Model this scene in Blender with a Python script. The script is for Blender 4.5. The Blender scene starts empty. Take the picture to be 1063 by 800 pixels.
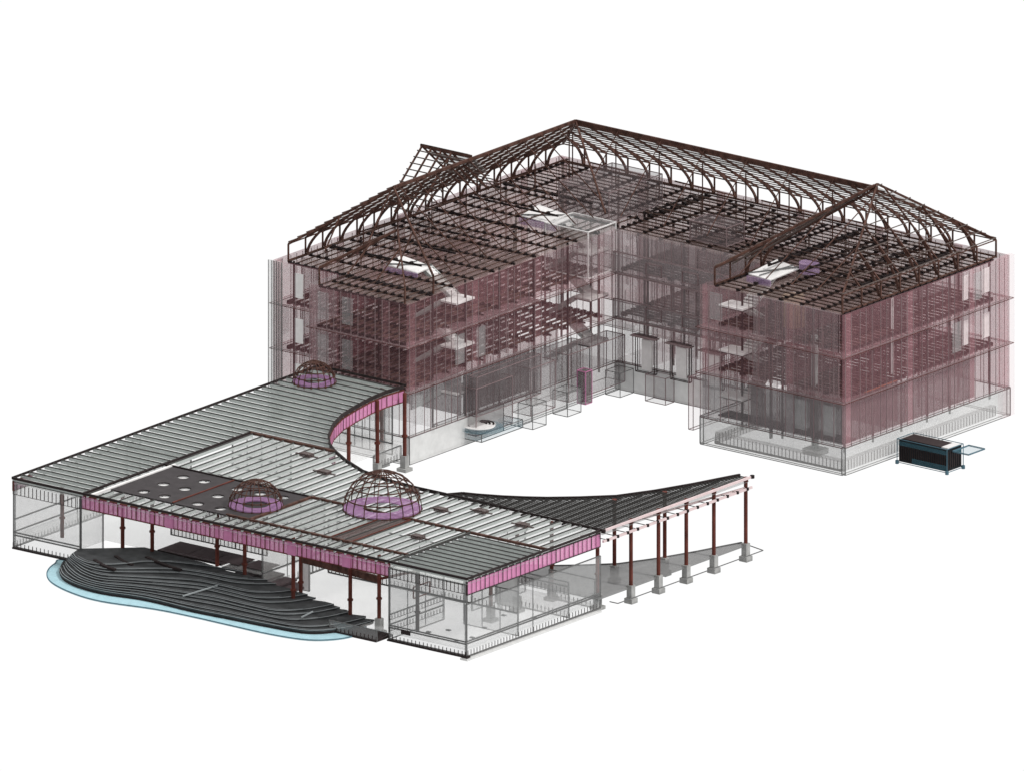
import bpy, math, random
random.seed(7)
C = bpy.context.scene
# ---------------------------------------------------------------- camera
S = C.collection
SE, CE = 0.2847, 0.9586            # sine / cosine of the camera's tilt
RX, RY = 0.7885, 0.615             # camera right vector on the ground
cd = bpy.data.cameras.new('camera'); cam = bpy.data.objects.new('camera', cd); S.objects.link(cam)
C.camera = cam
cd.type = 'ORTHO'; cd.ortho_scale = 88.55; cd.clip_end = 600
from mathutils import Vector, Matrix
fwd = Vector((-RY*CE, RX*CE, -SE)); right = Vector((RX, RY, 0)).normalized(); up = right.cross(fwd).normalized()
fwd.normalize()
def unproj(sx, sy, z=0.0):         # photograph reading -> ground metres
    u = sx-285; v = sy-406.8+11.5*z
    return ((2.694*u+7.38*v)/41.0, (2.101*u-9.462*v)/41.0, z)
cx, cy, _ = unproj(531.5, 400, 0)
R = Matrix((right, up, -fwd)).transposed().to_4x4()
R.translation = Vector((cx, cy, 0)) - fwd*190
cam.matrix_world = R
# ---------------------------------------------------------------- world: white studio, darker behind the viewer
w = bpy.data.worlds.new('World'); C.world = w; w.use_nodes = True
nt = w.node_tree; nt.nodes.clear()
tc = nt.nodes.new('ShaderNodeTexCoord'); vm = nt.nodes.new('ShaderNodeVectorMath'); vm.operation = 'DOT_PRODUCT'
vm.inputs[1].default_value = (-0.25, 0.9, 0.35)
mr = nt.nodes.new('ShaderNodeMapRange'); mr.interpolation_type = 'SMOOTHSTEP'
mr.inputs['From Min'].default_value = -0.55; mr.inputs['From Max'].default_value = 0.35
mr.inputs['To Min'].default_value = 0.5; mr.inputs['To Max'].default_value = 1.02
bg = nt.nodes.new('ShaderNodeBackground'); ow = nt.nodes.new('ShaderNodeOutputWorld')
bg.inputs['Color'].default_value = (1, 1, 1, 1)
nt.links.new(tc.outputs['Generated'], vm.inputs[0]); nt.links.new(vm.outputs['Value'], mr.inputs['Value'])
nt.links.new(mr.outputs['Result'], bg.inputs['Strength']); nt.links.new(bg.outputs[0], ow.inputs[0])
# ---------------------------------------------------------------- lamp
sd = bpy.data.lights.new('sun', 'SUN'); sd.energy = 1.6; sd.angle = math.radians(8); sd.color = (1, .985, .96)
so = bpy.data.objects.new('sun', sd); S.objects.link(so)
so.rotation_euler = (-Vector((-0.75, -0.08, -0.9))).to_track_quat('Z', 'Y').to_euler()
C.view_settings.view_transform = 'Standard'; C.view_settings.look = 'None'; C.view_settings.exposure = 0
C.cycles.transparent_max_bounces = 128; C.cycles.max_bounces = 4; C.cycles.diffuse_bounces = 2

# ---------------------------------------------------------------- materials
def mat(name, col, alpha=1.0, noise=0.08, scale=1.5, rough=.7, metal=0.0):
    m = bpy.data.materials.new(name); m.use_nodes = True; t = m.node_tree; t.nodes.clear()
    out = t.nodes.new('ShaderNodeOutputMaterial')
    b = t.nodes.new('ShaderNodeBsdfPrincipled'); b.inputs['Roughness'].default_value = rough
    b.inputs['Metallic'].default_value = metal
    b.inputs['Specular IOR Level'].default_value = .15
    g = t.nodes.new('ShaderNodeTexCoord'); n = t.nodes.new('ShaderNodeTexNoise'); n.inputs['Scale'].default_value = scale
    n.inputs['Detail'].default_value = 3
    r = t.nodes.new('ShaderNodeMapRange'); r.inputs['From Min'].default_value = .3; r.inputs['From Max'].default_value = .7
    r.inputs['To Min'].default_value = 1-noise; r.inputs['To Max'].default_value = 1+noise
    mx = t.nodes.new('ShaderNodeVectorMath'); mx.operation = 'SCALE'; mx.inputs[0].default_value = col[:3]
    t.links.new(g.outputs['Object'], n.inputs['Vector']); t.links.new(n.outputs['Fac'], r.inputs['Value'])
    t.links.new(r.outputs['Result'], mx.inputs['Scale']); t.links.new(mx.outputs[0], b.inputs['Base Color'])
    if alpha < 1:
        tr = t.nodes.new('ShaderNodeBsdfTransparent'); ms = t.nodes.new('ShaderNodeMixShader')
        ms.inputs[0].default_value = alpha
        t.links.new(tr.outputs[0], ms.inputs[1]); t.links.new(b.outputs[0], ms.inputs[2]); t.links.new(ms.outputs[0], out.inputs[0])
    else: t.links.new(b.outputs[0], out.inputs[0])
    return m
M = dict(
 timber=mat('timber', (.095, .047, .036), noise=.5, scale=2),
 joist=mat('joist_timber', (.085, .050, .040), noise=.5, scale=1.2),
 purl=mat('grey_purlin', (.13, .10, .09)),
 dark=mat('dark_steel', (.028, .020, .020), noise=.3),
 line=mat('edge_line', (.05, .038, .038)),
 wline=mat('wall_edge_line', (.26, .19, .195)),
 gline=mat('grey_edge', (.16, .16, .16)),
 redsteel=mat('red_oxide_steel', (.13, .038, .028), noise=.35, scale=1),
 pink=mat('pink_wall', (.74, .38, .42), .06),
 pinkl=mat('pale_pink_wall', (.82, .42, .47), .09),
 farwall=mat('mauve_far_wall', (.64, .40, .43), .40),
 attic=mat('attic_floor_sheet', (.42, .32, .30), .24),
 backwall=mat('pale_mauve_wall', (.66, .56, .57), .26),
 slab=mat('mauve_slab', (.52, .33, .35), .17),
 pinks=mat('pink_slab', (.60, .24, .28), .13),
 grey=mat('grey_wall', (.46, .42, .43), .17),
 greyd=mat('dark_grey_wall', (.20, .16, .165), .27),
 mauve=mat('mauve_ground_wall', (.20, .165, .17), .62),
 conc=mat('clear_concrete', (.74, .74, .73), .26),
 concs=mat('solid_concrete', (.84, .84, .83), .72),
 white=mat('white_slab', (.93, .91, .90), .95),
 glass=mat('clear_glass', (.62, .63, .63), .17),
 violet=mat('violet_ring', (.50, .27, .50), .55),
 violetl=mat('violet_glass', (.55, .38, .62), .35),
 fascia=mat('pink_fascia', (.78, .30, .54), .66),
 roofgrey=mat('grey_roof_sheet', (.36, .35, .34), .30),
 deck=mat('roof_deck', (.70, .73, .71), .28),
 rib=mat('steel_rib', (.58, .62, .60), .8),
 panel=mat('anthracite_panel', (.055, .048, .050), .97, noise=.15),
 panelb=mat('brown_panel', (.12, .085, .08), .7),
 step=mat('anthracite_step', (.058, .060, .062), .94, noise=.3, scale=1),
 stepl=mat('step_edge', (.36, .39, .40)),
 stepb=mat('mauve_step', (.12, .09, .095), .92),
 blue=mat('pale_blue', (.50, .76, .84), .85),
 blueline=mat('blue_grey_line', (.10, .19, .24)),
 bluet=mat('blue_glass', (.10, .28, .36), .16),
 net=mat('canopy_net', (.07, .068, .065)),
 pinksolid=mat('pale_pink_steel', (.75, .60, .60)),
 footd=mat('footing_concrete', (.40, .40, .39), 1, noise=.2),
 floor=mat('pale_floor', (.85, .85, .84), .25),
 plate=mat('grey_plate', (.27, .27, .27), .72),
 cont=mat('container_steel', (.016, .02, .024), .98),
 orange=mat('orange_beam', (.28, .10, .06)),
 tan=mat('tan_drum', (.62, .45, .30), .8),
)

# ---------------------------------------------------------------- mesh builder
class MB:
    def __init__(s): s.v = []; s.f = []
    def box(s, a, b):
        x0, y0, z0 = [min(p, q) for p, q in zip(a, b)]; x1, y1, z1 = [max(p, q) for p, q in zip(a, b)]
        n = len(s.v)
        s.v += [(x0,y0,z0),(x1,y0,z0),(x1,y1,z0),(x0,y1,z0),(x0,y0,z1),(x1,y0,z1),(x1,y1,z1),(x0,y1,z1)]
        s.f += [tuple(n+i for i in q) for q in ((0,3,2,1),(4,5,6,7),(0,1,5,4),(1,2,6,5),(2,3,7,6),(3,0,4,7))]
        return s
    def bar(s, p, q, w=.08, h=None):
        h = h or w; p = Vector(p); q = Vector(q); d = q-p
        if d.length < 1e-5: return s
        d.normalize(); u = d.cross(Vector((0,0,1)))
        if u.length < 1e-3: u = Vector((1,0,0))
        u.normalize(); t = u.cross(d).normalized(); u = u*w/2; t = t*h/2; n = len(s.v)
        for e in (p, q): s.v += [tuple(e-u-t), tuple(e+u-t), tuple(e+u+t), tuple(e-u+t)]
        s.f += [tuple(n+i for i in k) for k in ((0,1,2,3),(7,6,5,4),(0,4,5,1),(1,5,6,2),(2,6,7,3),(3,7,4,0))]
        return s
    def path(s, pts, w=.08, h=None):
        for a, b in zip(pts, pts[1:]): s.bar(a, b, w, h)
        return s
    def cyl(s, x, y, z0, z1, r, n=10, r1=None):
        r1 = r if r1 is None else r1; k = len(s.v)
        for i in range(n):
            a = 2*math.pi*i/n; s.v.append((x+r*math.cos(a), y+r*math.sin(a), z0))
        for i in range(n):
            a = 2*math.pi*i/n; s.v.append((x+r1*math.cos(a), y+r1*math.sin(a), z1))
        for i in range(n): s.f.append((k+i, k+(i+1)%n, k+n+(i+1)%n, k+n+i))
        s.f.append(tuple(k+n-1-i for i in range(n))); s.f.append(tuple(k+n+i for i in range(n)))
        return s
    def prism(s, poly, z0, z1):
        k = len(s.v); n = len(poly)
        s.v += [(p[0], p[1], z0) for p in poly] + [(p[0], p[1], z1) for p in poly]
        for i in range(n): s.f.append((k+i, k+(i+1)%n, k+n+(i+1)%n, k+n+i))
        s.f.append(tuple(k+n-1-i for i in range(n))); s.f.append(tuple(k+n+i for i in range(n)))
        return s
    def quad(s, a, b, c, d, th=.06):      # a thick sloping sheet
        a, b, c, d = map(Vector, (a, b, c, d)); nn = (c-a).cross(d-b)
        if nn.length < 1e-6: return s
        nn = nn.normalized()*th; k = len(s.v)
        s.v += [tuple(p) for p in (a,b,c,d)] + [tuple(p+nn) for p in (a,b,c,d)]
        s.f += [tuple(k+i for i in q) for q in ((3,2,1,0),(4,5,6,7),(0,1,5,4),(1,2,6,5),(2,3,7,6),(3,0,4,7))]
        return s
    def edges(s, a, b, w=.06):            # twelve thin edge bars round a box
        x0,y0,z0 = a; x1,y1,z1 = b
        for x in (x0,x1):
            for y in (y0,y1): s.bar((x,y,z0),(x,y,z1),w)
        for z in (z0,z1):
            for x in (x0,x1): s.bar((x,y0,z),(x,y1,z),w)
            for y in (y0,y1): s.bar((x0,y,z),(x1,y,z),w)
        return s
    def build(s, name, m, parent=None, label=None):
        me = bpy.data.meshes.new(name); me.from_pydata(s.v, [], s.f); me.materials.append(m if not isinstance(m, str) else M[m]); me.update()
        o = bpy.data.objects.new(name, me); S.objects.link(o)
        if parent: o.parent = parent; o.matrix_parent_inverse = parent.matrix_world.inverted()
        if label: o['label'] = label
        return o
def thing(name, label, cat, loc=(0,0,0), group=None):
    o = bpy.data.objects.new(name, None); S.objects.link(o); o.location = loc; o.matrix_world = Matrix.Translation(loc)
    o['label'] = label; o['category'] = cat
    if group: o['group'] = group
    return o
def many(name, items, m, parent, limit=96, key=None):
    """items: list of (size, MB). The largest become parts of their own, the rest one stuff mesh."""
    items = sorted(items, key=lambda t: -t[0])
    for _, b in items[:limit]: b.build(name, m, parent)
    rest = items[limit:]
    if rest:
        b = MB()
        for _, q in rest:
            n = len(b.v); b.v += q.v; b.f += [tuple(n+i for i in f) for f in q.f]
        o = b.build(name, m, parent); o['kind'] = 'stuff'
def near(p): return (p[0]*RY - p[1]*RX)
def rnd(a, b): return random.uniform(a, b)

# ================================================================= MAIN BUILDING
B = thing('wing_building', 'large U-shaped three-storey building with see-through pink walls and dark brown timber roof frame', 'building', (24, 22, 0))
Z = [0.0, 4.05, 8.1, 11.9]; ZB = -2.45
XL, XI, XR, XO = 0.0, 17.5, 33.6, 49.15
YF, YB, YI, YR = 0.0, 40.2, 25.7, 17.0
# ---- foundation walls
def seg_box(p, q, z0, z1, th):            # axis-aligned wall along p->q
    (x0,y0),(x1,y1) = p, q
    if abs(x1-x0) > abs(y1-y0): return (min(x0,x1), y0-th/2, z0), (max(x0,x1), y0+th/2, z1)
    return (x0-th/2, min(y0,y1), z0), (x0+th/2, max(y0,y1), z1)
found = [((0,0),(6.9,0)),((6.9,-3.7),(17.5,-3.7)),((17.5,-3.7),(17.5,9.5)),((17.5,9.5),(17.5,25.7)),((17.5,25.7),(33.6,25.7)),((33.6,25.7),(33.6,17)),
         ((33.6,17),(49.15,17)),((49.15,17),(49.15,40.2)),((0,40.2),(49.15,40.2)),((0,0),(0,40.2)),((6.9,-3.7),(6.9,0))]
for i, (p, q) in enumerate(found):
    a, b = seg_box(p, q, ZB, -.02, .42)
    o = MB().box(a, b).build('foundation_wall', 'concs' if i in (2,4) else 'conc', B)
    MB().edges(a, b, .05).build('edge_trim', 'gline', o)
# strip footing under the right wing
for (p, q) in (((34.6,17.9),(48.4,17.9)), ((48.4,17.9),(48.4,39)), ((34.6,17.9),(34.6,25))):
    a, b = seg_box(p, q, ZB+.05, ZB+1.0, .5)
    o = MB().box(a, b).build('strip_footing', 'greyd', B)
    e = MB(); L = max(b[0]-a[0], b[1]-a[1]); n = int(L/.4)
    for i in range(n+1):
        t = i/n
        x = a[0]+(b[0]-a[0])*t if b[0]-a[0] > 1 else b[0]+.01; y = a[1]+(b[1]-a[1])*t if b[1]-a[1] > 1 else a[1]-.01
        e.bar((x,y,ZB+.1),(x,y,ZB+.95),.05)
    e.bar((a[0],a[1]-.02,ZB+.1),(b[0],a[1]-.02,ZB+.1),.16); e.build('reinforcing_bars', 'line', o)
MB().box((34.5,18.0,-1.75),(48.2,38.5,-1.68)).build('basement_floor', 'floor', B)
MB().box((34.4,18.3,-.14),(48.3,19.9,.02)).build('floor_edge', 'dark', B)
MB().box((40.3,17.9,-1.0),(40.45,18.2,0)).build('floor_edge', 'dark', B)
# isolated piers on the courtyard side of the left wing
for y in (11.3, 16.2, 23.6):
    a, b = (17.9,y,ZB),(19.5,y+1.9,-.3)
    o = MB().box(a,b).build('pier_foundation','glass',B); MB().edges(a,b,.05).build('edge_trim','gline',o)
for (y0,y1,m) in ((4.5,9.6,'greyd'),(12.2,15.6,'grey'),(17.5,20.5,'greyd'),(20.5,25.4,'greyd')):
    a, b = (16.6,y0,-1.6),(18.6,y1,2.6)
    o = MB().box(a,b).build('basement_bay',m,B); MB().edges(a,b,.06).build('edge_trim','wline',o)
a,b=(18.7,18.6,-1.9),(19.6,19.5,1.0)
o = MB().box(a,b).build('basement_bay','mauve',B,'dark bay with magenta corner trims'); MB().edges(a,b,.07).build('edge_trim','fascia',o)
# pink free wall at the inner corner of the right wing
a, b = (32.0,17.2,-1.5),(32.5,25,3.2)
o = MB().box(a,b).build('screen_wall','pinkl',B); MB().edges(a,b,.05).build('edge_trim','wline',o)
# ---- outer walls: piers, spandrels and windows
facades = [((0,0),(6.9,0),'y-','pinkl'),((6.9,-3.7),(17.5,-3.7),'y-','pink'),((6.9,-3.7),(6.9,0),'x-','grey'),
           ((17.5,-3.7),(17.5,25.7),'x+','pink'),((17.5,25.7),(33.6,25.7),'y-','backwall'),((33.6,25.7),(33.6,17),'x-','pink'),
           ((33.6,17),(49.15,17),'y-','pink'),((49.15,17),(49.15,40.2),'x+','pinkl'),((0,40.2),(49.15,40.2),'y+','farwall'),((0,0),(0,40.2),'x-','farwall')]
wins = []
for (p, q, side, m) in facades:
    for lvl in range(3):
        z0, z1 = Z[lvl]+.02, Z[lvl+1]-.03
        L = math.hypot(q[0]-p[0], q[1]-p[1]); nb = max(1, round(L/2.9)); bw = L/nb
        mb = MB(); ed = MB()
        dx, dy = (q[0]-p[0])/L, (q[1]-p[1])/L
        def P(s, o=0): return (p[0]+dx*s - dy*o, p[1]+dy*s + dx*o)
        for i in range(nb):
            s0 = i*bw; pw = bw*.29; ww = bw*.42
            for (u, v, za, zb) in (((s0, s0+pw, z0, z1),) if i % 3 == 0 else ()):
                A, D = P(u, -.2), P(v, -.12); mb.box((A[0],A[1],za),(D[0],D[1],zb))
            for s in (s0, s0+pw, s0+pw+ww):
                for off in (-.21,):
                    A = P(s, off); ed.bar((A[0],A[1],z0),(A[0],A[1],z1),.045)
            A, D = P(s0+pw, .05), P(s0+pw+ww, -.05)
            A2, D2 = P(s0, .14), P(s0+bw, .08); mb.box((A2[0],A2[1],z0),(D2[0],D2[1],z1))
            fr = MB(); za, zb = z0+.8, z1-.55
            fr.box((A[0],A[1],za),(D[0],D[1],zb))
            if random.random()<(.12 if side=='x+' or p[1]>16 and side=='y-' else .3): wins.append((near((A[0],A[1]))+100, fr, A, D, za, zb))
        for z in (z0,):
            for off in (-.21,):
                A, D = P(0,off), P(L,off); ed.bar((A[0],A[1],z),(D[0],D[1],z),.05)
        mm = m if lvl or m in ('grey','pinkl','farwall','backwall') else 'grey'
        o = mb.build('outer_wall', mm, B); ed.build('edge_trim', 'wline', o)
wins.sort(key=lambda t: -t[0])
for k, (_, fr, A, D, za, zb) in enumerate(wins[:96]):
    o = fr.build('window', 'glass', B)
rest = MB()
for (_, fr, *r) in wins[96:]:
    n = len(rest.v); rest.v += fr.v; rest.f += [tuple(n+i for i in f) for f in fr.f]
o = rest.build('window', 'glass', B); o['kind'] = 'stuff'
for (x,y,dx,dy) in ((2.4,-.22,.9,.03),(48.6,37.2,.03,1.0),(48.6,34.4,.03,.8)):
    for z in Z[:3]:
        if x<10 or z>0: MB().box((x,y,z+.9),(x+dx,y+dy,z+3.1)).build('window','white',B,'pale blind window in the end wall')
# corner wall pieces in clear grey at the far left
a,b=(-.35,-.4,ZB),(1.1,-.25,11.95); o=MB().box(a,b).build('corner_wall','conc',B); e=MB()
for x in (-.35,0,.3,.55,.8,1.1): e.bar((x,-.42,ZB),(x,-.42,11.95),.045)
e.build('edge_trim','gline',o)
a,b=(48.9,39.0,ZB),(49.5,40.6,11.95); o=MB().box(a,b).build('corner_wall','pinkl',B)
# balconies / cornice edges (thin pink slabs reaching beyond the walls)
for z in Z[1:3]:
    for (x0,y0,x1,y1) in ((-.3,-.35,17.9,25.3),(17.9,25.3,33.2,40.5),(33.2,16.6,49.5,40.5),(6.6,-4.0,17.9,-.37)):
        o = MB().box((x0,y0,z-.14),(x1-.01,y1,z-.05)).build('floor_slab','slab',B)
        MB().edges((x0,y0,z-.07),(x1-.01,y1,z-.06),.035).build('edge_trim','redsteel',o)
for (x0,y0,x1,y1) in ((.2,.1,17.3,25.3),(17.3,25.9,33.2,40),(33.8,17.2,49,40)):
    MB().box((x0,y0,-.03),(x1-.02,y1,.09)).build('floor_slab','grey',B)
for (x0,y0,x1,y1) in ((.9,.9,16.7,30.9),(.9,31,33.9,39),(17,26,33.9,30.9),(34,18,48.3,39),(7.4,-3.1,16.8,.8)):
    MB().box((x0,y0,11.5),(x1-.02,y1-.02,11.54)).build('attic_floor','attic',B)
# ---- partitions
parts = []
def partition(p, q, z0, z1, m, n=4):
    a, b = seg_box(p, q, z0, z1, .16)
    o = MB().box(a, b); e = MB()
    L = max(b[0]-a[0], b[1]-a[1])
    for i in range(n+1):
        t = (i+rnd(-.3,.3)*(0<i<n))/n
        x = a[0]+(b[0]-a[0])*t if b[0]-a[0] > .5 else a[0]; y = a[1]+(b[1]-a[1])*t if b[1]-a[1] > .5 else a[1]
        e.bar((x,y,z0),(x,y,z1),.045)
    ob = o.build('partition_wall', m, B); e.build('edge_trim', 'wline', ob)
cols3 = ['greyd','pink','pink','grey','pinks','pinkl']
for lvl in range(3):
    z0, z1 = Z[lvl]+.1, Z[lvl+1]-.45
    for k, y in enumerate((3.1, 10.9, 18.4)):
        partition((.4,y+lvl*.13),(7.2+rnd(-1,1),y+lvl*.13), z0, z1, random.choice(cols3), 5)
        if k==1: partition((10.6,y-.4+lvl*.13),(17.2,y-.4+lvl*.13), z0, z1, random.choice(cols3), 5)
    partition((7.3,1),(7.3,24), z0, z1, 'pinks', 8); partition((13.9,8),(13.9,22), z0, z1, 'greyd' if lvl==0 else 'pink', 5)
    for x in (12.5, 23.5, 32.6, 43.5):
        partition((x+lvl*.1,33.4),(x+lvl*.1,39.9), z0, z1, random.choice(cols3), 5)
    for x in (21.2, 25.9, 30.1): partition((x+lvl*.1,26.2),(x+lvl*.1,30), z0, z1, random.choice(cols3), 3)
    partition((18,30.1),(34,30.1), z0, z1, 'pinks', 7); partition((10,33.3),(48,33.3), z0, z1, 'pink', 10)
    for y in (26.2,): partition((40,y+lvl*.1),(48.8,y+lvl*.1), z0, z1, random.choice(cols3), 6)
    partition((42.2,18),(42.2,32), z0, z1, 'pinks' if lvl else 'greyd', 5)
for (p,q) in (((38.6,17.6),(48.6,17.6)),((48.6,17.6),(48.6,36)),((44,24),(48.4,24)),((36,26),(48,26))):
    partition(p,q,.05,3.7,'mauve',9)
for (p,q) in (((16.9,5),(16.9,14)),((9,4.4),(17,4.4)),((9,1.5),(9,15)),((3,6),(10,6))):
    partition(p,q,.05,3.7,'mauve',7)
for (x0,y0,x1,y1,z0,z1) in ((17.75,4.6,18.6,13.6,.1,3.6),(16.2,14.6,17.2,21,-1.5,2.9)):
    o=MB().box((x0,y0,z0),(x1,y1,z1)).build('entrance_block','greyd',B); MB().edges((x0,y0,z0),(x1,y1,z1),.05).build('edge_trim','wline',o)
partition((17.8,28.2),(33,28.2),9.0,11.7,'greyd',6)
for z in Z[:3]:
    partition((4.1,1.2),(4.1,30),z+.1,z+3.6,'pinks',8)
    partition((38.8,17.6),(48.2,17.6),z+4.15 if z<5 else z+.1,z+7.6 if z<5 else z+3.6,'grey',12)
# attic store walls and rooftop plant room
for (a,b) in (((10.5,26.5,11.95),(16,34,14.6)),((24.5,27,11.95),(28.5,29.5,13.6))):
    o=MB().box(a,b).build('attic_room','greyd',B); MB().edges(a,b,.06).build('edge_trim','wline',o)
# gallery parapets on the courtyard side of the back wing
for z in Z[1:3]:
    a,b=(17.6,25.1,z),(33.3,25.28,z+1.9 if z>5 else z+1.7)
    o=MB().box(a,b).build('gallery_parapet','grey',B)
    e=MB().edges(a,b,.05); e.bar((17.6,25.05,z),(33.3,25.05,z),.11)
    for x in (21.2,25.2,29.2):
        e.edges((x,25.0,z+.5),(x+1.7,25.1,z+1.5),.05); e.bar((x,25.1,z+.5),(x,25.1,z),.05)
    e.build('edge_trim','wline',o)
# ground floor: pale openings in the back wing with lintels
for x in (20.6,24.4,28.0):
    o=MB().box((x,25.2,-.1),(x+1.1,25.35,2.6)).build('doorway','white',B)
    MB().edges((x-.5,25.0,-.3),(x+1.6,25.3,3.0),.06).build('door_frame','line',o)
    MB().box((x-.8,24.6,2.9),(x+1.9,25.3,3.0)).build('lintel','wline',B)
a,b=(21.8,24.2,ZB),(24.0,25.4,-.1); o=MB().box(a,b).build('pier_foundation','grey',B); MB().edges(a,b,.05).build('edge_trim','wline',o)
# ---- floor framing
joists, hangers, beams = [], [], []
voids = [(8.6,22.4,13.4,25.8),(8.6,3.6,13.4,6.4),(35.2,20.4,38.6,25.4)]
def hit(x, y): return any(a<=x<=c and b<=y<=d for a,b,c,d in voids)
def frame_x(x0,x1,y0,y1,z,bs,js,w=.075,h=.13):        # joists along x, main beams along y
    if z<11: w,h=.10,.17
    else: w,h=.065,.10
    nb = max(1, round((x1-x0)/bs)); xs = [x0+(x1-x0)*i/nb for i in range(nb+1)]
    for i, x in enumerate(xs):
        hb = MB().bar((x,y0,z-.16),(x,y1,z-.16),.12,.16); y = y0+.2
        while y < y1:
            g=.72 if z>11 else 1.15; hb.box((x-.22*g,y-.15*g,z-.26*g),(x+.22*g,y+.15*g,z+.03)); y += js
        hangers.append((y1-y0, hb))
    y = y0+.2
    while y < y1:
        for a, b in zip(xs, xs[1:]):
            if z > 11 and hit((a+b)/2, y): continue
            joists.append((near((a,y))*.01+(b-a)+z*.1, MB().bar((a,y,z),(b,y,z),w,h)))
        y += js
def frame_y(x0,x1,y0,y1,z,bs,js,w=.075,h=.13):
    if z<11: w,h=.10,.17
    else: w,h=.065,.10
    nb = max(1, round((y1-y0)/bs)); ys = [y0+(y1-y0)*i/nb for i in range(nb+1)]
    for y in ys:
        hb = MB().bar((x0,y,z-.16),(x1,y,z-.16),.12,.16); x = x0+.2
        while x < x1:
            g=.72 if z>11 else 1.15; hb.box((x-.15*g,y-.22*g,z-.26*g),(x+.15*g,y+.22*g,z+.03)); x += js
        hangers.append((x1-x0, hb))
    x = x0+.2
    while x < x1:
        for a, b in zip(ys, ys[1:]):
            if z > 11 and hit(x, (a+b)/2): continue
            joists.append((near((x,a))*.01+(b-a)+z*.1, MB().bar((x,a,z),(x,b,z),w,h)))
        x += js
for z in Z[1:3]:
    frame_y(.8,16.6,.9,24.8,z+.1,2.4,.75); frame_y(7.3,16.9,-3.2,.5,z+.1,1.8,.75)
    frame_x(17.6,33,26.4,39.3,z+.1,2.4,.7)
    frame_x(34.6,48.2,18.4,38.8,z+.1,2.3,.72)
z = 11.75
frame_y(.8,16.6,.9,30,z,2.9,.85); frame_x(17.2,33.8,26,39.3,z,2.5,.8); frame_x(34.4,48.4,17.9,39.0,z,2.5,.82)
frame_y(7.3,16.9,-3.1,.6,z,1.8,.8)
frame_x(1,16.8,31,39.4,z,2.6,.8)
z = 12.95
frame_y(3.2,13,4,28,z,5.1,1.7); frame_x(18.5,33,28.2,35.5,z,4.8,1.6); frame_x(36.6,46.6,22.5,35,z,3.4,1.5)
many('floor_joist', joists, 'joist', B); many('floor_beam', hangers, 'dark', B)
# ---- columns of the frame
colz = []
for x in (1.2,7.3,10.5,16.4):
    for y in (1.2,5.8,10.6,15.4,20.2,24.6,31,39): colz.append((x,y,-1.0,11.7))
for x in (20.2,24.2,28.2,32.2,36.6,40.6,44.6,48.0):
    for y in (26.6,30.2,33.4,39): colz.append((x,y,-1.0,11.7))
for x in (36.8,41.2,44.6,48.0):
    for y in (18.6,22.6): colz.append((x,y,-1.0,11.7))
many('column', [(near(c)+100, MB().box((c[0]-.07,c[1]-.07,c[2]),(c[0]+.07,c[1]+.07,c[3]))) for c in colz], 'dark', B)
o = MB().box((43.9,19.2,-1.6),(44.35,19.65,8.6)).build('column','rib',B,'thick grey steel column on a concrete footing')
MB().box((43.3,18.7,-2.0),(45.0,20.2,-1.5)).build('footing','concs',o)
o = MB().box((47.1,26.0,4.2),(47.4,26.3,11.4)).build('column','white',B,'pale banded column')
MB().path([(47.25,25.98,4.2+i*.8) for i in range(10)],.12).build('column_band','dark',o)
MB().box((48.7,20.5,4.05),(48.8,25,4.13)).build('edge_beam','orange',B,'short orange edge beam')
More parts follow.
